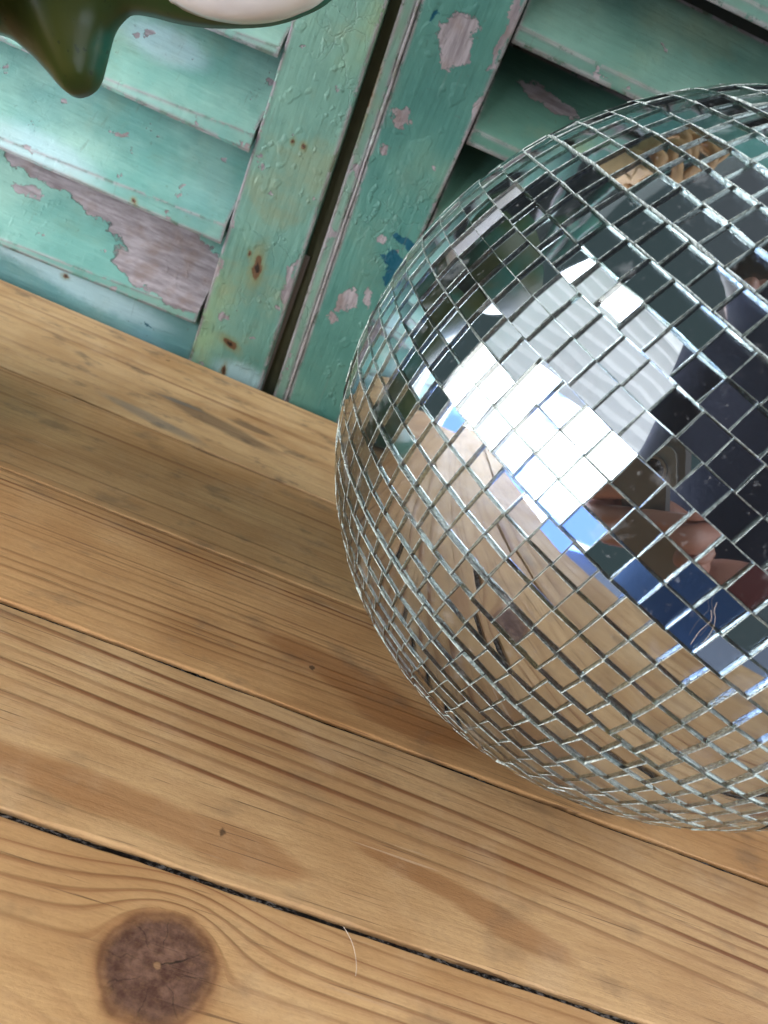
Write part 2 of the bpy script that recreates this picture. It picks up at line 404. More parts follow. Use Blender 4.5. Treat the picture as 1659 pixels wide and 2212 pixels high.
# hair lying over the gap
def hair(pts, rad, label, name='hair'):
    # smooth curve through points
    P = [Vector(p) for p in pts]; out = []
    for i in range(len(P)-1):
        p0 = P[max(i-1, 0)]; p1 = P[i]; p2 = P[i+1]; p3 = P[min(i+2, len(P)-1)]
        for k in range(8):
            u = k/8
            out.append(.5*((2*p1)+(p2-p0)*u+(2*p0-5*p1+4*p2-p3)*u*u+(3*p1-p0-3*p2+p3)*u**3))
    out.append(P[-1])
    bm = bmesh.new(); tube(bm, out, rad, 5)
    o = from_bm(name, bm, HAIRM, smooth=True)
    tag(o, label, 'hair')
HAIRM = simple('hair_pale', (.52, .44, .36), .5)
hp = [on_table(x, y, .0006) for x, y in [(742, 2002), (752, 2018), (762, 2040), (768, 2065), (770, 2090), (768, 2108)]]
hair(hp, .00009, 'fine pale hair lying over the front gap between two planks')

# ================================================================== SHUTTERS
YS = .645
def wallp(x, y, Y=YS):
    p = on_wall(x, y, Y); return p.x, p.z
def ell_w(x, y, rx, ry, an=0):
    p = wallp(x, y); return (p[0], p[1], rx*.00047, ry*.00047, an)
def vline(p, q, Y=YS):
    """x as a function of z through two picture points"""
    a = wallp(*p, Y); b = wallp(*q, Y)
    k = (b[0]-a[0])/(b[1]-a[1])
    return lambda z: a[0]+(z-a[1])*k
def hline(p, q, Y=YS):
    a = wallp(*p, Y); b = wallp(*q, Y); k = (b[1]-a[1])/(b[0]-a[0])
    return lambda x: a[1]+(x-a[0])*k
Z0, Z1 = -.16, 1.70
def board(name, parent, mat, xa, xb, y0, y1, za=Z0, zb=Z1, bev=.0015, n=24):
    """upright board between two edge functions of z"""
    bm = bmesh.new(); rows = []
    for k in range(n+1):
        z = za+(zb-za)*k/n
        e1 = random.uniform(-1, 1)*.0004; e2 = random.uniform(-1, 1)*.0004
        rows.append([bm.verts.new(p) for p in [(xa(z)+e1, y0, z), (xb(z)+e2, y0, z), (xb(z)+e2, y1, z), (xa(z)+e1, y1, z)]])
    for k in range(n):
        for q in range(4): bm.faces.new((rows[k][q], rows[k][(q+1) % 4], rows[k+1][(q+1) % 4], rows[k+1][q]))
    bm.faces.new(rows[0]); bm.faces.new(list(reversed(rows[-1])))
    return bevel(from_bm(name, bm, mat, parent, uvplane=(0, 2)), bev)
def slat(parent, mat, x0, x1, ztop, zbot, y, D, H, cup=.004):
    """louvre slat: front edge from zbot to ztop at depth y, face running up and back"""
    bm = bmesh.new(); rows = []; n = 30
    for k in range(n+1):
        x = x0+(x1-x0)*k/n
        zt, zb = ztop(x), zbot(x); th = zt-zb
        w = random.uniform(-1, 1)*.00025
        front = [(y+.0012, zt+w), (y-.0004, zt-.0025+w), (y, zb+.002), (y+.0015, zb)]
        back = []
        for u in (.35, .7, 1.0):
            back.append((y+D*u, zb+H*u - cup*math.sin(math.pi*u)))
        up = []
        for u in (1.0, .8, .6, .4, .2):
            up.append((y+D*u, zt+H*u - cup*math.sin(math.pi*u)*1.0))
        rows.append([bm.verts.new((x, a, b)) for a, b in front+back+up])
    m = len(rows[0])
    for k in range(n):
        for q in range(m): bm.faces.new((rows[k][q], rows[k][(q+1) % m], rows[k+1][(q+1) % m], rows[k+1][q]))
    bm.faces.new(rows[0]); bm.faces.new(list(reversed(rows[-1])))
    return bevel(from_bm('slat', bm, mat, parent, uvplane=(0, 2)), .0008, 1)
shift = lambda f, d: (lambda q: f(q)+d)

MINT = (.20, .35, .30); MINT2 = (.105, .255, .225); TEAL = (.082, .225, .165); TEAL2 = (.045, .155, .125); OLIVE = (.22, .33, .18); SAGE = (.16, .27, .19)
# ---- left leaf
L = empty('louvre_shutter', (-.3, .66, Z0))
tag(L, 'pale mint louvre shutter left of the slot, lowest slat peeled to grey wood', 'shutter', 'louvre shutters behind the table')
l_in = vline((645, 0), (410, 765)); l_out = vline((838, 0), (564, 830))
mL_st = paint_mat('paint_left_stile', (.14, .265, .21), (.078, .19, .16), 1.3, chips=.08, c3=OLIVE, seed=2.0, blister=1.6, grime=.45, streak=(3, 0),
    rust=[ell_w(555, 578, 9, 26, 5), ell_w(497, 742, 16, 8, -20), ell_w(540, 548, 4, 5), ell_w(632, 306, 4, 5), ell_w(657, 316, 5, 6), ell_w(483, 800, 5, 12)],
    wood=[ell_w(608, 110, 4, 60), ell_w(560, 265, 5, 40), ell_w(512, 430, 5, 50), ell_w(455, 620, 5, 60), ell_w(483, 684, 9, 8), ell_w(700, 470, 4, 26, 5), ell_w(625, 610, 8, 45, 4)], pale=[ell_w(520, 815, 60, 30)])
board('stile', L, mL_st, l_in, l_out, YS, YS+.032)
far = lambda z: -.72
farin = lambda z: -.66
board('stile', L, mL_st, far, farin, YS, YS+.032)
mRail = paint_mat('paint_rail', (.15, .275, .265), (.08, .19, .19), .3, c3=(.14, .28, .33), seed=5, blister=.4, grime=.15, rust=[ell_w(130, 601, 6, 5)],
    pale=[ell_w(60, 560, 150, 22, -2), ell_w(200, 640, 150, 25, -2)], navy=[ell_w(310, 702, 12, 1.6, -20)])
S = [  # (top line, bottom line) of each slat's front edge
 (hline((0, 508), (425, 668)), hline((0, 530), (420, 699))),
 (hline((0, 290), (492, 482)), hline((0, 322), (475, 527))),
 (hline((225, 160), (555, 287)), hline((220, 187), (542, 332))),
 (hline((450, 40), (610, 98)), hline((450, 65), (600, 126))),
]
pitch = .079
bm = bmesh.new()
add_hexa(bm, [(-.658, YS+.010, Z0), (l_in(Z0)-.001, YS+.010, Z0), (l_in(Z0)-.001, YS+.028, Z0), (-.658, YS+.028, Z0)],
             [(-.658, YS+.010, .035), (l_in(.03)-.001, YS+.010, .045), (l_in(.03)-.001, YS+.028, .045), (-.658, YS+.028, .035)])
bevel(from_bm('bottom_rail', bm, mRail, L, uvplane=(0, 2)), .001)
peel = [ell_w(62, 378, 95, 17, 0), ell_w(20, 410, 30, 9, 0), ell_w(120, 402, 75, 13, 1), ell_w(215, 455, 90, 26, 2), ell_w(300, 500, 90, 34, 6), ell_w(330, 545, 85, 38, 2), ell_w(395, 600, 75, 58, 0), ell_w(350, 610, 110, 28, -4), ell_w(120, 380, 90, 8, 2)]
mS1 = paint_mat('paint_slat_low', MINT, MINT2, 1.0, wood=peel, seed=1, blister=.5, grime=.2, chips=.07)
mS2 = paint_mat('paint_slat_pale', (.225, .375, .325), MINT2, 1.3, chips=.095, seed=3, blister=.25, grime=.2, pale=[ell_w(80, 330, 120, 35)], c3=(.12, .27, .26), rust=[ell_w(291, 433, 5, 5)])
mS3 = paint_mat('paint_slat_clear', (.21, .355, .30), (.115, .265, .23), 1.3, chips=.09, seed=6, blister=.25, grime=.22, pale=[ell_w(330, 80, 80, 30)])
mats = [mS1, mS2, mS3, mS3]
xe = lambda z, d=-.0022: l_in(z)+d
for i in range(4):
    tl, bl_ = S[i]; zc = tl(-.15)
    sl = slat(L, mats[i], -.658, xe(zc)+ (0 if i else -.001), tl, bl_, YS-.002, .060, .080)
    if i == 0: tag(sl, 'lowest slat, peeled to bare grey wood over half its face')
for k in range(1, 18):
    slat(L, mS3, -.658, xe(S[3][0](-.15)+pitch*k), shift(S[3][0], pitch*k), shift(S[3][1], pitch*k), YS-.002, .060, .080)
c3 = L.copy(); COL.objects.link(c3); c3.location.x -= .655
tag(c3, 'far left mint louvre shutter, seen only in the mirror tiles')
for ch in list(L.children):
    cc_ = ch.copy(); COL.objects.link(cc_); cc_.parent = c3
# ---- right leaf
Rt = empty('louvre_shutter', (.25, .66, Z0))
tag(Rt, 'darker teal louvre shutter behind the ball, round paint chips on its stile', 'shutter', 'louvre shutters behind the table')
r_a = vline((868, 0), (592, 845)); r_b = vline((905, 0), (618, 858)); r_in = vline((1140, 0), (872, 600))
mR_st = paint_mat('paint_right_stile', (.075, .19, .157), (.046, .143, .122), 1.4, chips=.07, c3=(.115, .235, .18), seed=9, blister=1.5, grime=.12, streak=(3, 0),
    wood=[ell_w(985, 88, 29, 34, 5), ell_w(978, 118, 12, 22, 8), ell_w(872, 252, 17, 17), ell_w(830, 322, 10, 13), ell_w(748, 652, 15, 24, -10), ell_w(722, 690, 12, 12), ell_w(795, 640, 8, 14), ell_w(823, 517, 8, 9), ell_w(1092, 75, 8, 55), ell_w(1018, 275, 9, 50), ell_w(955, 440, 9, 40), ell_w(905, 540, 10, 30)],
    navy=[ell_w(874, 520, 26, 9, -8), ell_w(852, 562, 20, 16, 0), ell_w(845, 590, 14, 22, 0), ell_w(940, 40, 5, 10, 10)])
mR_str = paint_mat('paint_rebate', (.14, .24, .19), (.09, .18, .14), 1.5, seed=12, blister=1.2, grime=.3, chips=.13, streak=(3, 0), rust=[ell_w(805, 180, 5, 60, 4)])
board('stile', Rt, mR_st, shift(r_b, .0012), r_in, YS, YS+.032)
board('rebate_strip', Rt, mR_str, r_a, shift(r_b, -.0012), YS+.0035, YS+.03)
mBead = paint_mat('paint_bead', (.42, .46, .44), (.30, .33, .32), 1.4, seed=14, blister=.8, grime=.2, chips=.16, streak=(3, 0))
board('bead', Rt, mBead, shift(r_b, -.0011), shift(r_b, .0011), YS-.0008, YS+.02, bev=.0007, n=90)
rfar = lambda z: .62
board('stile', Rt, mR_st, rfar, shift(rfar, .07), YS, YS+.032)
mR2 = paint_mat('paint_right_slat', (.125, .23, .19), (.075, .165, .135), 1.5, chips=.07, seed=11, blister=.3, grime=.2, c3=(.15, .235, .175), wood=[ell_w(1190, 205, 50, 14, -4)])
mR3 = paint_mat('paint_right_slat_dark', (.085, .19, .145), (.06, .145, .115), 1.5, seed=17, blister=.3, grime=.2, wood=[ell_w(1205, 205, 62, 14, -6)])
r2t = hline((1109, 40), (1427, 192)); r2b = hline((1080, 80), (1360, 210))
rp = .0765
for k in range(-4, 18):
    z = r2t(.05)+rp*k
    if z < .05: continue
    slat(Rt, mR3 if k in (-1, -2) else mR2, r_in(z)+.0012, .6188, shift(r2t, rp*k), shift(r2b, rp*k), YS+.003, .054, .0735)
bm = bmesh.new(); zt = r2t(.05)-rp*4+.02
add_box(bm, (r_in(0)+.001, YS+.008, Z0), (.619, YS+.028, .06))
bevel(from_bm('bottom_rail', bm, mRail, Rt, uvplane=(0, 2)), .001)
bm = bmesh.new(); add_hexa(bm, [(l_out(Z0)+.0005, YS+.014, Z0), (r_a(Z0)-.0005, YS+.014, Z0), (r_a(Z0)-.0005, YS+.02, Z0), (l_out(Z0)+.0005, YS+.02, Z0)],
  [(l_out(Z1)+.0005, YS+.014, Z1), (r_a(Z1)-.0005, YS+.014, Z1), (r_a(Z1)-.0005, YS+.02, Z1), (l_out(Z1)+.0005, YS+.02, Z1)])
from_bm('slot_lining', bm, simple('olive_wood', (.085, .085, .048), .8, var=.5, scale=40, bump=.5), Rt)
# hinge remnant in the slot between the leaves
bm = bmesh.new()
p = wallp(655, 585); q = wallp(585, 805)
add_box(bm, (p[0]-.011, YS+.009, q[1]-.05), (p[0]+.0005, YS+.0135, p[1]+.012))
bevel(from_bm('slot_batten', bm, simple('batten', (.16, .13, .12), .8, bump=.4), Rt), .001)

# dark backing added behind both leaves so the slat gaps stay dark
bm = bmesh.new(); add_box(bm, (-1.6, .76, -.75), (1.3, .78, 2.1))
tag(from_bm('wall', bm, simple('wall_dark', (.05, .06, .055), .9)), 'dark wall added behind the shutters to stop light between the slats', 'wall', kind='structure')
bm = bmesh.new(); add_box(bm, (-2.2, -2.2, -.78), (2.2, 1.0, -.75))
tag(from_bm('floor', bm, simple('floor_cloth', (.10, .12, .16), .9)), 'dull grey floor below the table', 'floor', kind='structure')

# ================================================================== MIRROR BALL
BR = .150
BC = Vector((.14834814, .30241147, .1500))
ba = Vector((.22185929, -.10815305, .96906211)); bu = Vector((-.94226634, .23186729, .24160237)); bw = Vector((-.25082384, -.96671634, -.05046706))
ball = empty('mirror_ball', (BC.x, BC.y, 0))
tag(ball, 'large mirror ball of small square glass tiles resting on the pine boards', 'mirror ball')
def sph(lat, lon, r=BR):
    la, lo = R(lat), R(lon)
    return BC + (bu*(math.cos(la)*math.cos(lo)) + bw*(math.cos(la)*math.sin(lo)) + ba*math.sin(la))*r
# glass, silvering
t = NT('tile_glass')
g = t.n('ShaderNodeBsdfGlass'); g.inputs['Color'].default_value = (.93, .975, .95, 1); g.inputs['IOR'].default_value = 1.5; g.inputs['Roughness'].default_value = 0.0
co = t.n('ShaderNodeTexCoord').outputs['Object']
t.l(t.bump(t.noise(co, 45, 1), .02, .002), g.inputs['Normal'])
dd = t.n('ShaderNodeBsdfDiffuse'); dd.inputs['Color'].default_value = (.75, .76, .76, 1); mx = t.n('ShaderNodeMixShader')
dust = t.math('ADD', t.math('MULTIPLY', t.step(t.noise(co, 420, 4, .7), .62, .72), .10), t.math('MULTIPLY', t.step(t.noise(co, 55, 4, .65), .58, .70), .07))
t.l(t.math('ADD', dust, .006), mx.inputs[0]); t.l(g.outputs[0], mx.inputs[1]); t.l(dd.outputs[0], mx.inputs[2])
t.l(mx.outputs[0], t.out.inputs['Surface']); glass = t.m
t = NT('tile_cut_edge')
g = t.n('ShaderNodeBsdfGlass'); g.inputs['Color'].default_value = (.80, .93, .87, 1); g.inputs['IOR'].default_value = 1.5; g.inputs['Roughness'].default_value = .06
df = t.n('ShaderNodeBsdfDiffuse'); df.inputs['Color'].default_value = (.86, .95, .88, 1)
mx = t.n('ShaderNodeMixShader'); co = t.n('ShaderNodeTexCoord').outputs['Object']
t.l(t.step(t.noise(co, 700, 3), .35, .7, lo=.22, hi=.60), mx.inputs[0]); t.l(g.outputs[0], mx.inputs[1]); t.l(df.outputs[0], mx.inputs[2])
t.l(t.bump(t.noise(co, 900, 3), .22, .0004), g.inputs['Normal'])
t.l(mx.outputs[0], t.out.inputs['Surface']); cut = t.m
t = NT('silvering'); co = t.n('ShaderNodeTexCoord').outputs['Object']
t.bsdf((.63, .64, .76), .012, t.bump(t.noise(co, 60, 1), .012, .002), metal=1); silver = t.m
t = NT('tile_face_dust'); 
bm = bmesh.new()
bands = {-8: (-26.8, 88.0), -7: (-22.6, 85.3), -6: (-18.8, 80.7), -5: (-15.1, 67.2), -4: (-11.1, 67.1), -3: (-7.4, 63.4), -2: (-3.7, 63.6), -1: (-.1, 65.0),
         0: (3.45, 65.1), 1: (7.2, 65.2), 2: (10.9, 66.0), 3: (14.5, 66.2), 4: (18.2, 65.0), 5: (21.6, 65.0), 6: (25.5, 66.7), 7: (29.5, 63.7)}
lat = 29.5; k = 7
while lat < 84:
    lat += 3.78; k += 1; bands[k] = (lat, random.uniform(0, 6))
lat = -26.8; k = -8
while lat > -84:
    lat -= 3.80; k -= 1; bands[k] = (lat, random.uniform(0, 6))
TH = .0021
rnd = random.Random(3)
ntile = 0
for k, (lat, lo0) in bands.items():
    circ = 360*math.cos(R(lat))
    N = max(3, round(circ/3.76)); st = 360/N
    up = (sph(lat+1.9, 0)-sph(lat-1.9, 0)).length
    for j in range(N):
        lon = lo0 + st*(j+.5)
        c = sph(lat, lon); nrm = (c-BC).normalized()
        east = ba.cross(nrm).normalized(); north = nrm.cross(east)
        # each tile sits a little crooked
        a1 = R(rnd.gauss(0, .95)); a2 = R(rnd.gauss(0, .95)); a3 = R(rnd.gauss(0, 1.2))
        Rm = Matrix.Rotation(a3, 3, nrm) @ Matrix.Rotation(a1, 3, east) @ Matrix.Rotation(a2, 3, north)
        e = Rm @ east; nn = Rm @ north; n3 = Rm @ nrm
        c = c + nrm*rnd.uniform(-.0002, .0001) + north*rnd.gauss(0, .00006)
        w = .5*2*math.pi*BR*math.cos(R(lat))/N - rnd.uniform(.00003, .00022)
        w = min(w, .0049); h = .00485 + rnd.uniform(-.00012, .00003)
        ch = .00010
        def q(sx, sy, d, inset): return bm.verts.new(c + e*(sx*(w-inset)) + nn*(sy*(h-inset)) - n3*d)
        S4 = [(-1, -1), (1, -1), (1, 1), (-1, 1)]
        top = [q(sx, sy, 0, ch) for sx, sy in S4]; mid = [q(sx, sy, ch, 0) for sx, sy in S4]; bot = [q(sx, sy, TH, rnd.uniform(0, .00012)) for sx, sy in S4]
        f_ = bm.faces.new(top); f_.material_index = 0
        for i in range(4):
            i2 = (i+1) % 4
            f_ = bm.faces.new((top[i], mid[i], mid[i2], top[i2])); f_.material_index = 1
            f_ = bm.faces.new((mid[i], bot[i], bot[i2], mid[i2])); f_.material_index = 1
        f_ = bm.faces.new(list(reversed(bot))); f_.material_index = 2
        ntile += 1
tiles = from_bm('mirror_tiles', bm, [glass, cut, silver], ball)
# core
bm = bmesh.new(); bmesh.ops.create_uvsphere(bm, u_segments=96, v_segments=48, radius=BR-TH-.0011)
for v in bm.verts: v.co += BC
from_bm('core', bm, simple('core_glue', (.26, .28, .27), .7, var=.5, scale=220, bump=.5), ball, smooth=True)
# crown fitting with hanging eye
top = BC + ba*(BR-.003)
bm = bmesh.new(); tube(bm, [top-ba*.002, top+ba*.004], .016, 32)
crown = from_bm('crown_plate', bm, simple('steel', (.55, .55, .55), .3, metal=1), ball)
bm = bmesh.new(); pts = []
for i in range(25):
    an = i/24*2*math.pi; pts.append(top+ba*(.012+.008*math.cos(an))+bu*(.008*math.sin(an)))
tube(bm, pts, .0014, 8, False)
from_bm('hanging_eye', bm, simple('steel_ring', (.6, .6, .6), .25, metal=1), ball, smooth=True)
# hairs caught on the ball
def on_ball(x, y, lift=.0012):
    v = ray(x, y).normalized(); oc = BC-CAM; b = v.dot(oc); d = b*b-(oc.length_squared-(BR+lift)**2)
    return CAM+v*(b-math.sqrt(max(d, 0)))
hair([on_ball(*p) for p in [(1515, 1392), (1530, 1375), (1541, 1355), (1545, 1335), (1543, 1318), (1549, 1302)]], .00005, 'upper of two thin looping hairs caught on the mirror ball')
hair([on_ball(*p, .0016) for p in [(1492, 1392), (1508, 1368), (1526, 1350), (1537, 1338), (1536, 1318)]], .00005, 'lower of two thin looping hairs caught on the mirror ball')

# ================================================================== GREEN GLAZED DISH
DY = .42
PX, PY = -.278, .365
dish = empty('glazed_dish', (PX, PY, 0))
tag(dish, 'dark green glazed pottery dish with drooping pointed lobe and cream inside', 'dish')
t = NT('green_glaze'); co = t.n('ShaderNodeTexCoord').outputs['Object']
c = t.mix(t.step(t.noise(co, 14, 4), .35, .65), (.026, .062, .020), (.050, .062, .012))
c = t.mix(t.step(t.noise(co, 18, 3), .48, .62), c, (.02, .12, .085))
c = t.mix(t.math('MULTIPLY', t.step(t.noise(co, 240, 2), .66, .72), .6), c, (.006, .02, .01))
c = t.mix(t.math('MULTIPLY', t.step(t.noise(co, 60, 3), .6, .8), .35), c, (.12, .14, .06))
t.bsdf(c, .32, t.bump(t.noise(co, 30, 3), .15, .003), .4); gglaze = t.m
t = NT('cream_glaze'); co = t.n('ShaderNodeTexCoord').outputs['Object']
c = t.mix(t.step(t.noise(co, 25, 4), .35, .7), (.86, .84, .81), (.74, .71, .68))
t.bsdf(c, .12, t.bump(t.noise(co, 30, 3), .08, .003), .5, coat=.3); cream = t.m
def catmull(P, n=8):
    out = []
    m = len(P)
    for i in range(m):
        p0, p1, p2, p3 = P[(i-1) % m], P[i], P[(i+1) % m], P[(i+2) % m]
        for k in range(n):
            u = k/n
            out.append(tuple(.5*((2*p1[c])+(p2[c]-p0[c])*u+(2*p0[c]-5*p1[c]+4*p2[c]-p3[c])*u*u+(3*p1[c]-p0[c]-3*p2[c]+p3[c])*u**3) for c in (0, 1)))
    return out
def inflate(name, outline, Yc, depth, reach, mat, parent, grid=.0035, back=True, dark=1.0):
    """a rounded solid with the given outline (world x, z): thick in the middle, thin at the rim"""
    O = [Vector(p) for p in outline]; n = len(O)
    def inside(p):
        c = False
        for i in range(n):
            a, b = O[i], O[(i+1) % n]
            if (a.y > p.y) != (b.y > p.y) and p.x < (b.x-a.x)*(p.y-a.y)/(b.y-a.y)+a.x: c = not c
        return c
    def dist(p):
        best = 9
        for i in range(n):
            a, b = O[i], O[(i+1) % n]; ab = b-a; u = max(0, min(1, (p-a).dot(ab)/max(ab.length_squared, 1e-12)))
            best = min(best, (a+ab*u-p).length)
        return best
    from mathutils.geometry import delaunay_2d_cdt
    xs = [p.x for p in O]; zs = [p.y for p in O]
    pts = list(O); x = min(xs)
    # concentric rows near the rim come from offsets, the rest from a grid
    for off in (.0012, .003, .006):
        for i in range(n):
            a, b, c2 = O[i-1], O[i], O[(i+1) % n]
            tdir = (c2-a).normalized(); nd = Vector((-tdir.y, tdir.x))
            for s in (1, -1):
                p = b+nd*off*s
                if inside(p) and dist(p) > off*.85: pts.append(p)
    x = min(xs)
    while x < max(xs):
        z = min(zs)
        while z < max(zs):
            p = Vector((x, z))
            if inside(p) and dist(p) > .008: pts.append(p)
            z += grid*2
        x += grid*2
    V, E_, Fc, *_ = delaunay_2d_cdt(pts, [(i, (i+1) % n) for i in range(n)], [], 1, 1e-6)
    bm = bmesh.new(); fr = []; bk = []
    for p in V:
        d = dist(p) ; 
        u = min(1, d/reach); h = depth*math.sqrt(max(0, 1-(1-u)**2)) if d > 1e-5 else 0
        a = bm.verts.new((p.x, Yc-h, p.y)); fr.append(a)
        bk.append(a if d <= 1e-5 else bm.verts.new((p.x, Yc+(h*.6), p.y)))
    for f_ in Fc:
        c = sum((Vector(V[i]) for i in f_), Vector((0, 0)))/len(f_)
        if not inside(c): continue
        bm.faces.new([fr[i] for i in f_])
        try: bm.faces.new([bk[i] for i in reversed(f_)])
        except ValueError: pass
    return from_bm(name, bm, mat, parent, smooth=True)
def dpx(l, Y=DY): return [(on_wall(x, y, Y).x, on_wall(x, y, Y).z) for x, y in l]
green_px = [(-420, -250), (-330, 20), (-160, 55), (0, 76), (62, 113), (105, 156), (142, 198), (168, 212), (196, 206), (216, 186), (228, 148), (240, 100), (250, 70), (268, 46), (290, 33), (330, 38), (385, 52), (450, 61), (520, 62), (590, 56),
            (655, 36), (715, 2), (800, -90), (840, -230), (640, -420), (100, -560)]
o = inflate('leaf_bowl', catmull(dpx(green_px), 5), DY, .032, .06, gglaze, dish)
cream_px = [(362, -6), (385, 16), (430, 36), (480, 48), (530, 53), (590, 48), (645, 31), (700, 0), (780, -90), (800, -210), (640, -360), (430, -300), (345, -120)]
inflate('cream_inside', catmull(dpx(cream_px, DY-.012), 5), DY-.012, .030, .05, cream, dish)
# stem and foot reaching the table, left of the picture
bm = bmesh.new(); prof = [(.0, 0), (.070, 0), (.078, .006), (.080, .03), (.060, .06), (.040, .10), (.036, .15), (.045, .20), (.070, .235), (.075, .25), (0, .25)]
segs = 40; rings = []
for (r, z) in prof:
    rings.append([bm.verts.new((PX+max(r, .0004)*math.cos(k*2*math.pi/segs), PY+max(r, .0004)*math.sin(k*2*math.pi/segs), z)) for k in range(segs)])
for i in range(len(rings)-1):
    for k in range(segs): bm.faces.new((rings[i][k], rings[i][(k+1) % segs], rings[i+1][(k+1) % segs], rings[i+1][k]))
from_bm('pot', bm, gglaze, dish, smooth=True)

bm = bmesh.new(); rings = []  # unseen bowl added over the pot to block overhead light and deepen its shadow
for (r, z) in [(.0, .252), (.06, .254), (.10, .272), (.128, .300), (.142, .345), (.137, .346), (.122, .304), (.095, .279), (.0, .262)]:
    rings.append([bm.verts.new((PX+max(r, .0004)*math.cos(k*2*math.pi/segs), PY+max(r, .0004)*math.sin(k*2*math.pi/segs), z)) for k in range(segs)])
for i in range(len(rings)-1):
    for k in range(segs): bm.faces.new((rings[i][k], rings[i][(k+1) % segs], rings[i+1][(k+1) % segs], rings[i+1][k]))
from_bm('shadow_bowl', bm, gglaze, dish, smooth=True)

# ================================================================== things seen only in the mirrors
# window at the left with its bright sky
wc = Vector((-1.0, -.37, 0)); wd = Vector((.883, .469, 0)).normalized(); ws = Vector((-wd.y, wd.x, 0))   # wd points into the room
def wpt(s, z, d=0): return wc + ws*s + Vector((0, 0, z)) + wd*d
win = empty('window', tuple(wc + Vector((0, 0, -.30))))
tag(win, 'white framed window beside the table, bright in the mirror tiles', 'window')
def slab(bm, s0, s1, z0, z1, d0, d1):
    add_hexa(bm, [wpt(s0, z0, d0), wpt(s1, z0, d0), wpt(s1, z0, d1), wpt(s0, z0, d1)], [wpt(s0, z1, d0), wpt(s1, z1, d0), wpt(s1, z1, d1), wpt(s0, z1, d1)])
bm = bmesh.new()
WS, WZ0, WZ1 = .62, -.28, 1.15
slab(bm, -WS-.05, -WS, WZ0, WZ1, 0, .05); slab(bm, WS, WS+.05, WZ0, WZ1, 0, .05); slab(bm, -WS-.05, WS+.05, WZ0-.05, WZ0-.001, -.01, .07); slab(bm, -WS-.05, WS+.05, WZ1+.001, WZ1+.05, 0, .05)
slab(bm, .155, .18, WZ0, WZ1, .005, .035)
from_bm('window_frame', bm, simple('white_gloss', (.75, .75, .72), .4), win)
# pleated cream blind drawn over the upper part
bm = bmesh.new(); n = 46; z0, z1 = .40, 1.14; prev = None
for i in range(n+1):
    z = z0+(z1-z0)*i/n; d = .075 + (.012 if i % 2 else 0)
    row = [bm.verts.new(wpt(-WS, z, d)), bm.verts.new(wpt(WS, z, d))]
    if prev: bm.faces.new((prev[0], prev[1], row[1], row[0]))
    prev = row
t = NT('blind_cloth'); co = t.n('ShaderNodeTexCoord').outputs['Object']
d1 = t.n('ShaderNodeBsdfDiffuse'); d2 = t.n('ShaderNodeBsdfTranslucent'); mx = t.n('ShaderNodeMixShader'); mx.inputs[0].default_value = .07
cc = t.mix(t.noise(co, 6, 3), (.56, .55, .53), (.64, .63, .61)); t.l(cc, d1.inputs[0]); t.l(cc, d2.inputs[0])
t.l(d1.outputs[0], mx.inputs[1]); t.l(d2.outputs[0], mx.inputs[2]); t.l(mx.outputs[0], t.out.inputs['Surface'])
bl = from_bm('pleated_blind', bm, t.m, recalc=False); tag(bl, 'cream pleated blind half drawn over the window', 'blind')
# sky outside
bm = bmesh.new(); prev = None
for i in range(9):
    s = -1.1+2.2*i/8
    row = [bm.verts.new(wpt(s, -.9, -.5)), bm.verts.new(wpt(s, 1.8, -.5))]
    if prev: bm.faces.new((prev[0], row[0], row[1], prev[1]))
    prev = row
t = NT('sky_glow'); tc = t.n('ShaderNodeTexCoord'); co = tc.outputs['Object']
sz = t.n('ShaderNodeSeparateXYZ'); t.l(co, sz.inputs[0])
cl = t.math('ADD', t.noise(co, 2.2, 5, .55), t.step(sz.outputs[2], -.35, .05, lo=-.16, hi=.06))
em = t.n('ShaderNodeEmission')
t.l(t.mix(t.step(cl, .40, .49), (.20, .36, .95), (1.0, 1.0, 1.0)), em.inputs[0])
t.l(t.step(cl, .34, .50, lo=2.2, hi=15.0), em.inputs[1]); t.l(em.outputs[0], t.out.inputs['Surface'])
tag(from_bm('sky', bm, t.m, recalc=False), 'bright cloudy sky outside the window', 'sky', kind='structure')

# wicker basket hanging high by the shutters
bk = empty('wicker_basket', (-.16, .47, .60))
tag(bk, 'tan wicker basket hanging high in front of the shutters', 'basket')
wick = simple('wicker', (.50, .30, .13), .6, var=.5, scale=90)
bm = bmesh.new()
for rI in range(13):
    rr = .05+.085*math.sin(rI/12*1.35); zz = .60+rI*.0125; pts = []
    for i in range(73):
        an = i/72*2*math.pi; w = .0045*math.sin(an*18+math.pi*(rI % 2)); pts.append((-.16+(rr+w)*math.cos(an), .47+(rr+w)*math.sin(an), zz))
    tube(bm, pts, .0058, 6, False)
tube(bm, [(-.16, .47, .595), (-.16, .47, .603)], .056, 32)
from_bm('woven_bowl', bm, wick, bk, smooth=True)
bm = bmesh.new(); tube(bm, [(-.16+.135*math.cos(a), .47, .76+.16*math.sin(a)) for a in [math.pi*i/20 for i in range(21)]], .007, 8)
from_bm('handle', bm, wick, bk, smooth=True)

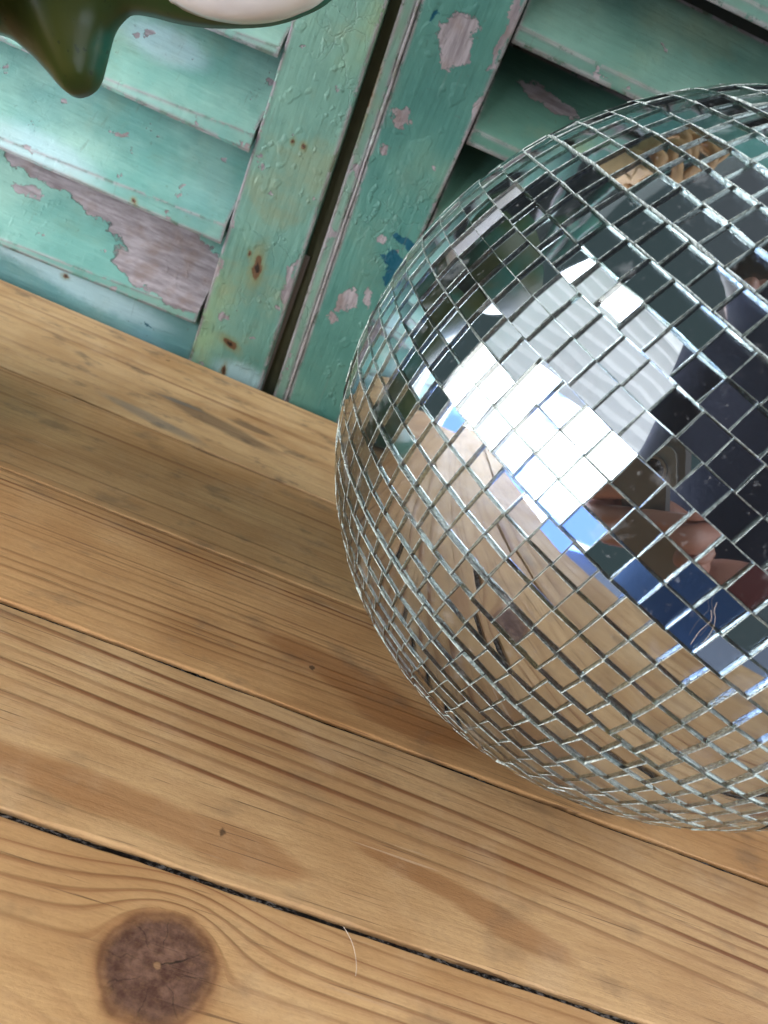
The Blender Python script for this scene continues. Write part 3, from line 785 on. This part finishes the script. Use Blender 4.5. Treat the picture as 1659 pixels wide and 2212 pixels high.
# photographer
def skinned(name, chains, mats, parent=None, sub=2, root=0):
    """chains: list of lists of (point, radius); first point of a chain may be an index into the shared vertex list"""
    V = []; E_ = []; Rr = []
    for ch in chains:
        last = None
        for item in ch:
            if isinstance(item, int): idx = item
            else:
                p, r = item; V.append(p); Rr.append(r); idx = len(V)-1
            if last is not None: E_.append((last, idx))
            last = idx
    me = bpy.data.meshes.new(name); me.from_pydata([tuple(v) for v in V], E_, [])
    ob = bpy.data.objects.new(name, me); COL.objects.link(ob)
    md = ob.modifiers.new('skin', 'SKIN'); md.use_smooth_shade = True
    for i, sv in enumerate(me.skin_vertices[0].data):
        sv.radius = (Rr[i], Rr[i]) if not isinstance(Rr[i], tuple) else Rr[i]; sv.use_root = (i == root)
    sb = ob.modifiers.new('sub', 'SUBSURF'); sb.levels = sub; sb.render_levels = sub
    dg = bpy.context.evaluated_depsgraph_get(); ev = ob.evaluated_get(dg)
    m2 = bpy.data.meshes.new_from_object(ev); bpy.data.objects.remove(ob)
    return m2
def camp(x, y, z): return CAM + AX*x + AY*y + AZ*z
per = empty('person', (.12, -.42, -.75))
tag(per, 'person in dark top and blue jeans bending over the table with a phone', 'person')
wr = camp(.040, .150, -.045); wl = camp(-.105, .120, -.05)
V0 = [((.06, -.44, .10), (.17, .11)), ((.03, -.38, .28), (.165, .11)), ((.0, -.29, .46), (.19, .12)), ((-.02, -.20, .60), (.17, .11)), ((-.05, -.12, .69), .06), ((-.07, -.08, .73), .065),
      ((-.09, -.035, .79), .10), ((-.10, -.01, .87), .095), ((-.10, -.01, .93), .055)]
chains = [V0,
  [3, ((.17, -.22, .60), .08), ((.31, -.26, .40), .058), ((.30, -.26, .22), .05), ((.18, -.14, .13), .042), (wr, .027)],
  [3, ((-.18, -.14, .63), .085), ((-.22, -.27, .45), .058), ((-.20, -.28, .26), .05), ((-.15, -.16, .15), .042), (wl, .027)],
  [0, ((.17, -.44, .0), .095), ((.18, -.40, -.32), .07), ((.18, -.45, -.66), .045), ((.18, -.32, -.72), .035)],
  [0, ((-.04, -.44, .0), .095), ((-.05, -.40, -.32), .07), ((-.05, -.45, -.66), .045), ((-.05, -.32, -.72), .035)]]
m2 = skinned('body', chains, None)
navy = simple('dark_knit', (.026, .028, .050), .9, scale=200, bump=.3); jean = simple('blue_denim', (.05, .12, .28), .85, scale=300, bump=.3)
skin = simple('skin', (.34, .16, .115), .5, scale=60); shoe = simple('shoe', (.05, .04, .04), .6); maroon = simple('maroon_knit', (.10, .02, .02), .9, scale=200)
for m in (navy, jean, skin, shoe, maroon): m2.materials.append(m)
for p in m2.polygons:
    c = p.center
    if c.z > .72: p.material_index = 2
    elif c.z < -.66: p.material_index = 3
    elif c.z < .06 and c.y < -.25: p.material_index = 1
    elif (c-wr).length < .05 or (c-wl).length < .05: p.material_index = 2
    elif (c-wr).length < .17 or (c-wl).length < .17: p.material_index = 4
    p.use_smooth = True
off = world_loc(per)
for v in m2.vertices: v.co -= off
o = bpy.data.objects.new('body', m2); COL.objects.link(o); o.parent = per
# face: nose, eyes, ears, hair
hd = Vector((-.095, -.02, .84)); fdir = Vector((.3, .6, -.75)).normalized(); fr_ = fdir.cross(Vector((0, 0, 1))).normalized(); fu = fr_.cross(fdir)
bm = bmesh.new()
def blob(c, r, sc=(1, 1, 1)):
    ret = bmesh.ops.create_icosphere(bm, subdivisions=3, radius=r)
    for v in ret['verts']:
        l = v.co.copy(); v.co = c + fr_*(l.x*sc[0]) + fdir*(l.y*sc[1]) + fu*(l.z*sc[2])
blob(hd+fdir*.098-fu*.008, .015, (.8, 1.2, 1.5)); from_bm('nose', bm, skin, per, smooth=True)
eyem = simple('eye', (.10, .08, .07), .1)
for sd in (1, -1):
    bm = bmesh.new(); blob(hd+fr_*.098*sd, .02, (.4, .9, 1.5)); from_bm('ear', bm, skin, per, smooth=True)
    bm = bmesh.new(); blob(hd+fdir*.090+fr_*.03*sd+fu*.018, .010); from_bm('eye', bm, eyem, per, smooth=True)
bm = bmesh.new(); blob(hd+fdir*.088-fu*.045, .018, (1.3, .6, .4)); from_bm('mouth', bm, simple('lips', (.35, .12, .1), .5), per, smooth=True)
bm = bmesh.new(); blob(hd-fdir*.03+fu*.012, .125, (1.05, 1, 1.15))
from_bm('hair_cap', bm, simple('brown_hair', (.035, .02, .012), .6, scale=200, bump=.4), per, smooth=True)
# hands closing on the phone's two long edges: palm and five fingers each
def hand(name, wrist, px_edge, side):
    palm = camp(px_edge+side*.030, .100, -.030)
    V = [(wrist, .024), (wrist.lerp(palm, .5), (.026, .018)), (palm, (.030, .016))]
    chains = [V]
    lens = [.9, 1.0, .95, .78]
    for i in range(4):
        y = .058+.019*i
        base = camp(px_edge+side*.026, y+.004, -.028); k1 = camp(px_edge+side*.022, y-.002, -.006*lens[i]+.004); k2 = camp(px_edge+side*.004, y-.004, .001); k3 = camp(px_edge-side*.016*lens[i], y-.006, -.0005)
        chains.append([2, (base, .0095), (k1, .0088), (k2, .0078), (k3, .0068)])
    chains.append([1, (camp(px_edge+side*.020, .085, -.034), .012), (camp(px_edge+side*.004, .066, -.032), .0098), (camp(px_edge-side*.012, .050, -.024), .0085)])
    m = skinned(name, chains, None)
    return link_mesh(name, m, skin, per, smooth=True)
hand('hand', wr, .016, 1); hand('hand', wl, -.060, -1)

# phone held by the photographer; its camera is where this picture is taken from
ph = empty('phone', tuple(camp(-.022, .06, -.010)))
tag(ph, 'grey smartphone with round lenses held up in front of the mirror ball', 'phone')
def cbox(bm, x0, x1, y0, y1, z0, z1, r=.008):
    pts = []
    for cx, cy, a0 in ((x1-r, y1-r, 0), (x0+r, y1-r, 90), (x0+r, y0+r, 180), (x1-r, y0+r, 270)):
        for k in range(6):
            a = R(a0+k*18); pts.append((cx+r*math.cos(a), cy+r*math.sin(a)))
    add_hexa(bm, [camp(x, y, z0) for x, y in pts], [camp(x, y, z1) for x, y in pts])
bm = bmesh.new(); cbox(bm, -.060, .016, -.016, .134, -.013, -.0052); from_bm('phone_body', bm, simple('phone_grey', (.16, .15, .145), .3, metal=.3), ph)
bm = bmesh.new(); cbox(bm, -.024, .012, -.012, .026, -.0051, -.0032, .007); from_bm('camera_plate', bm, simple('plate_grey', (.24, .22, .20), .25), ph)
black = simple('lens_black', (.008, .010, .016), .06)
for (lx, ly) in ((0, 0), (0, .0165), (-.0145, .008)):
    bm = bmesh.new(); tube(bm, [camp(lx, ly, -.0031), camp(lx, ly, -.0012)], .0072, 28); ln = from_bm('lens', bm, simple('lens_ring', (.30, .29, .28), .3, metal=1), ph)
    bm = bmesh.new(); tube(bm, [camp(lx, ly, -.00115), camp(lx, ly, -.0008)], .0056, 28); g_ = from_bm('lens_glass', bm, black, ph); 
    w = g_.matrix_world.copy(); g_.parent = ln
# ================================================================== LIGHT, WORLD, CAMERA
W = bpy.data.worlds.new('World'); SC.world = W; W.use_nodes = True
nt = W.node_tree; nt.nodes.clear()
wo = nt.nodes.new('ShaderNodeOutputWorld'); bg = nt.nodes.new('ShaderNodeBackground'); nt.links.new(bg.outputs[0], wo.inputs[0])
tc = nt.nodes.new('ShaderNodeTexCoord'); dp = nt.nodes.new('ShaderNodeVectorMath'); dp.operation = 'DOT_PRODUCT'
nt.links.new(tc.outputs['Generated'], dp.inputs[0]); dp.inputs[1].default_value = Vector((.86, .05, .50)).normalized()  # bright lobe added on the right as fill, with no known source there
rp_ = nt.nodes.new('ShaderNodeValToRGB'); mr = nt.nodes.new('ShaderNodeMapRange'); mr.inputs[1].default_value = -1; mr.inputs[2].default_value = 1
nt.links.new(dp.outputs['Value'], mr.inputs[0]); nt.links.new(mr.outputs[0], rp_.inputs[0])
cr = rp_.color_ramp; cr.elements[0].position = .45; cr.elements[0].color = (.045, .068, .066, 1); cr.elements[1].position = 1; cr.elements[1].color = (3.4, 3.36, 3.25, 1)
e = cr.elements.new(.70); e.color = (.09, .095, .10, 1); e = cr.elements.new(.84); e.color = (.75, .75, .75, 1)
nt.links.new(rp_.outputs[0], bg.inputs[0]); bg.inputs[1].default_value = 1.0

cd = bpy.data.cameras.new('camera'); cam = bpy.data.objects.new('camera', cd); COL.objects.link(cam); SC.camera = cam
M = Matrix((( AX.x, -AY.x, -AZ.x, CAM.x), (AX.y, -AY.y, -AZ.y, CAM.y), (AX.z, -AY.z, -AZ.z, CAM.z), (0, 0, 0, 1)))
cam.matrix_world = M
cd.sensor_fit = 'HORIZONTAL'; cd.sensor_width = 36; cd.lens = 36*F/1659; cd.clip_start = .001; cd.clip_end = 50
cd.dof.use_dof = True; cd.dof.focus_distance = .28; cd.dof.aperture_fstop = 26
SC.view_settings.view_transform = 'Standard'; SC.view_settings.look = 'None'; SC.view_settings.gamma = 1; SC.view_settings.exposure = 0.38
SC.render.engine = 'CYCLES'
c = SC.cycles
c.max_bounces = 16; c.transmission_bounces = 14; c.glossy_bounces = 12; c.diffuse_bounces = 4; c.caustics_reflective = False; c.caustics_refractive = False
c.sample_clamp_indirect = 6; c.use_denoising = True
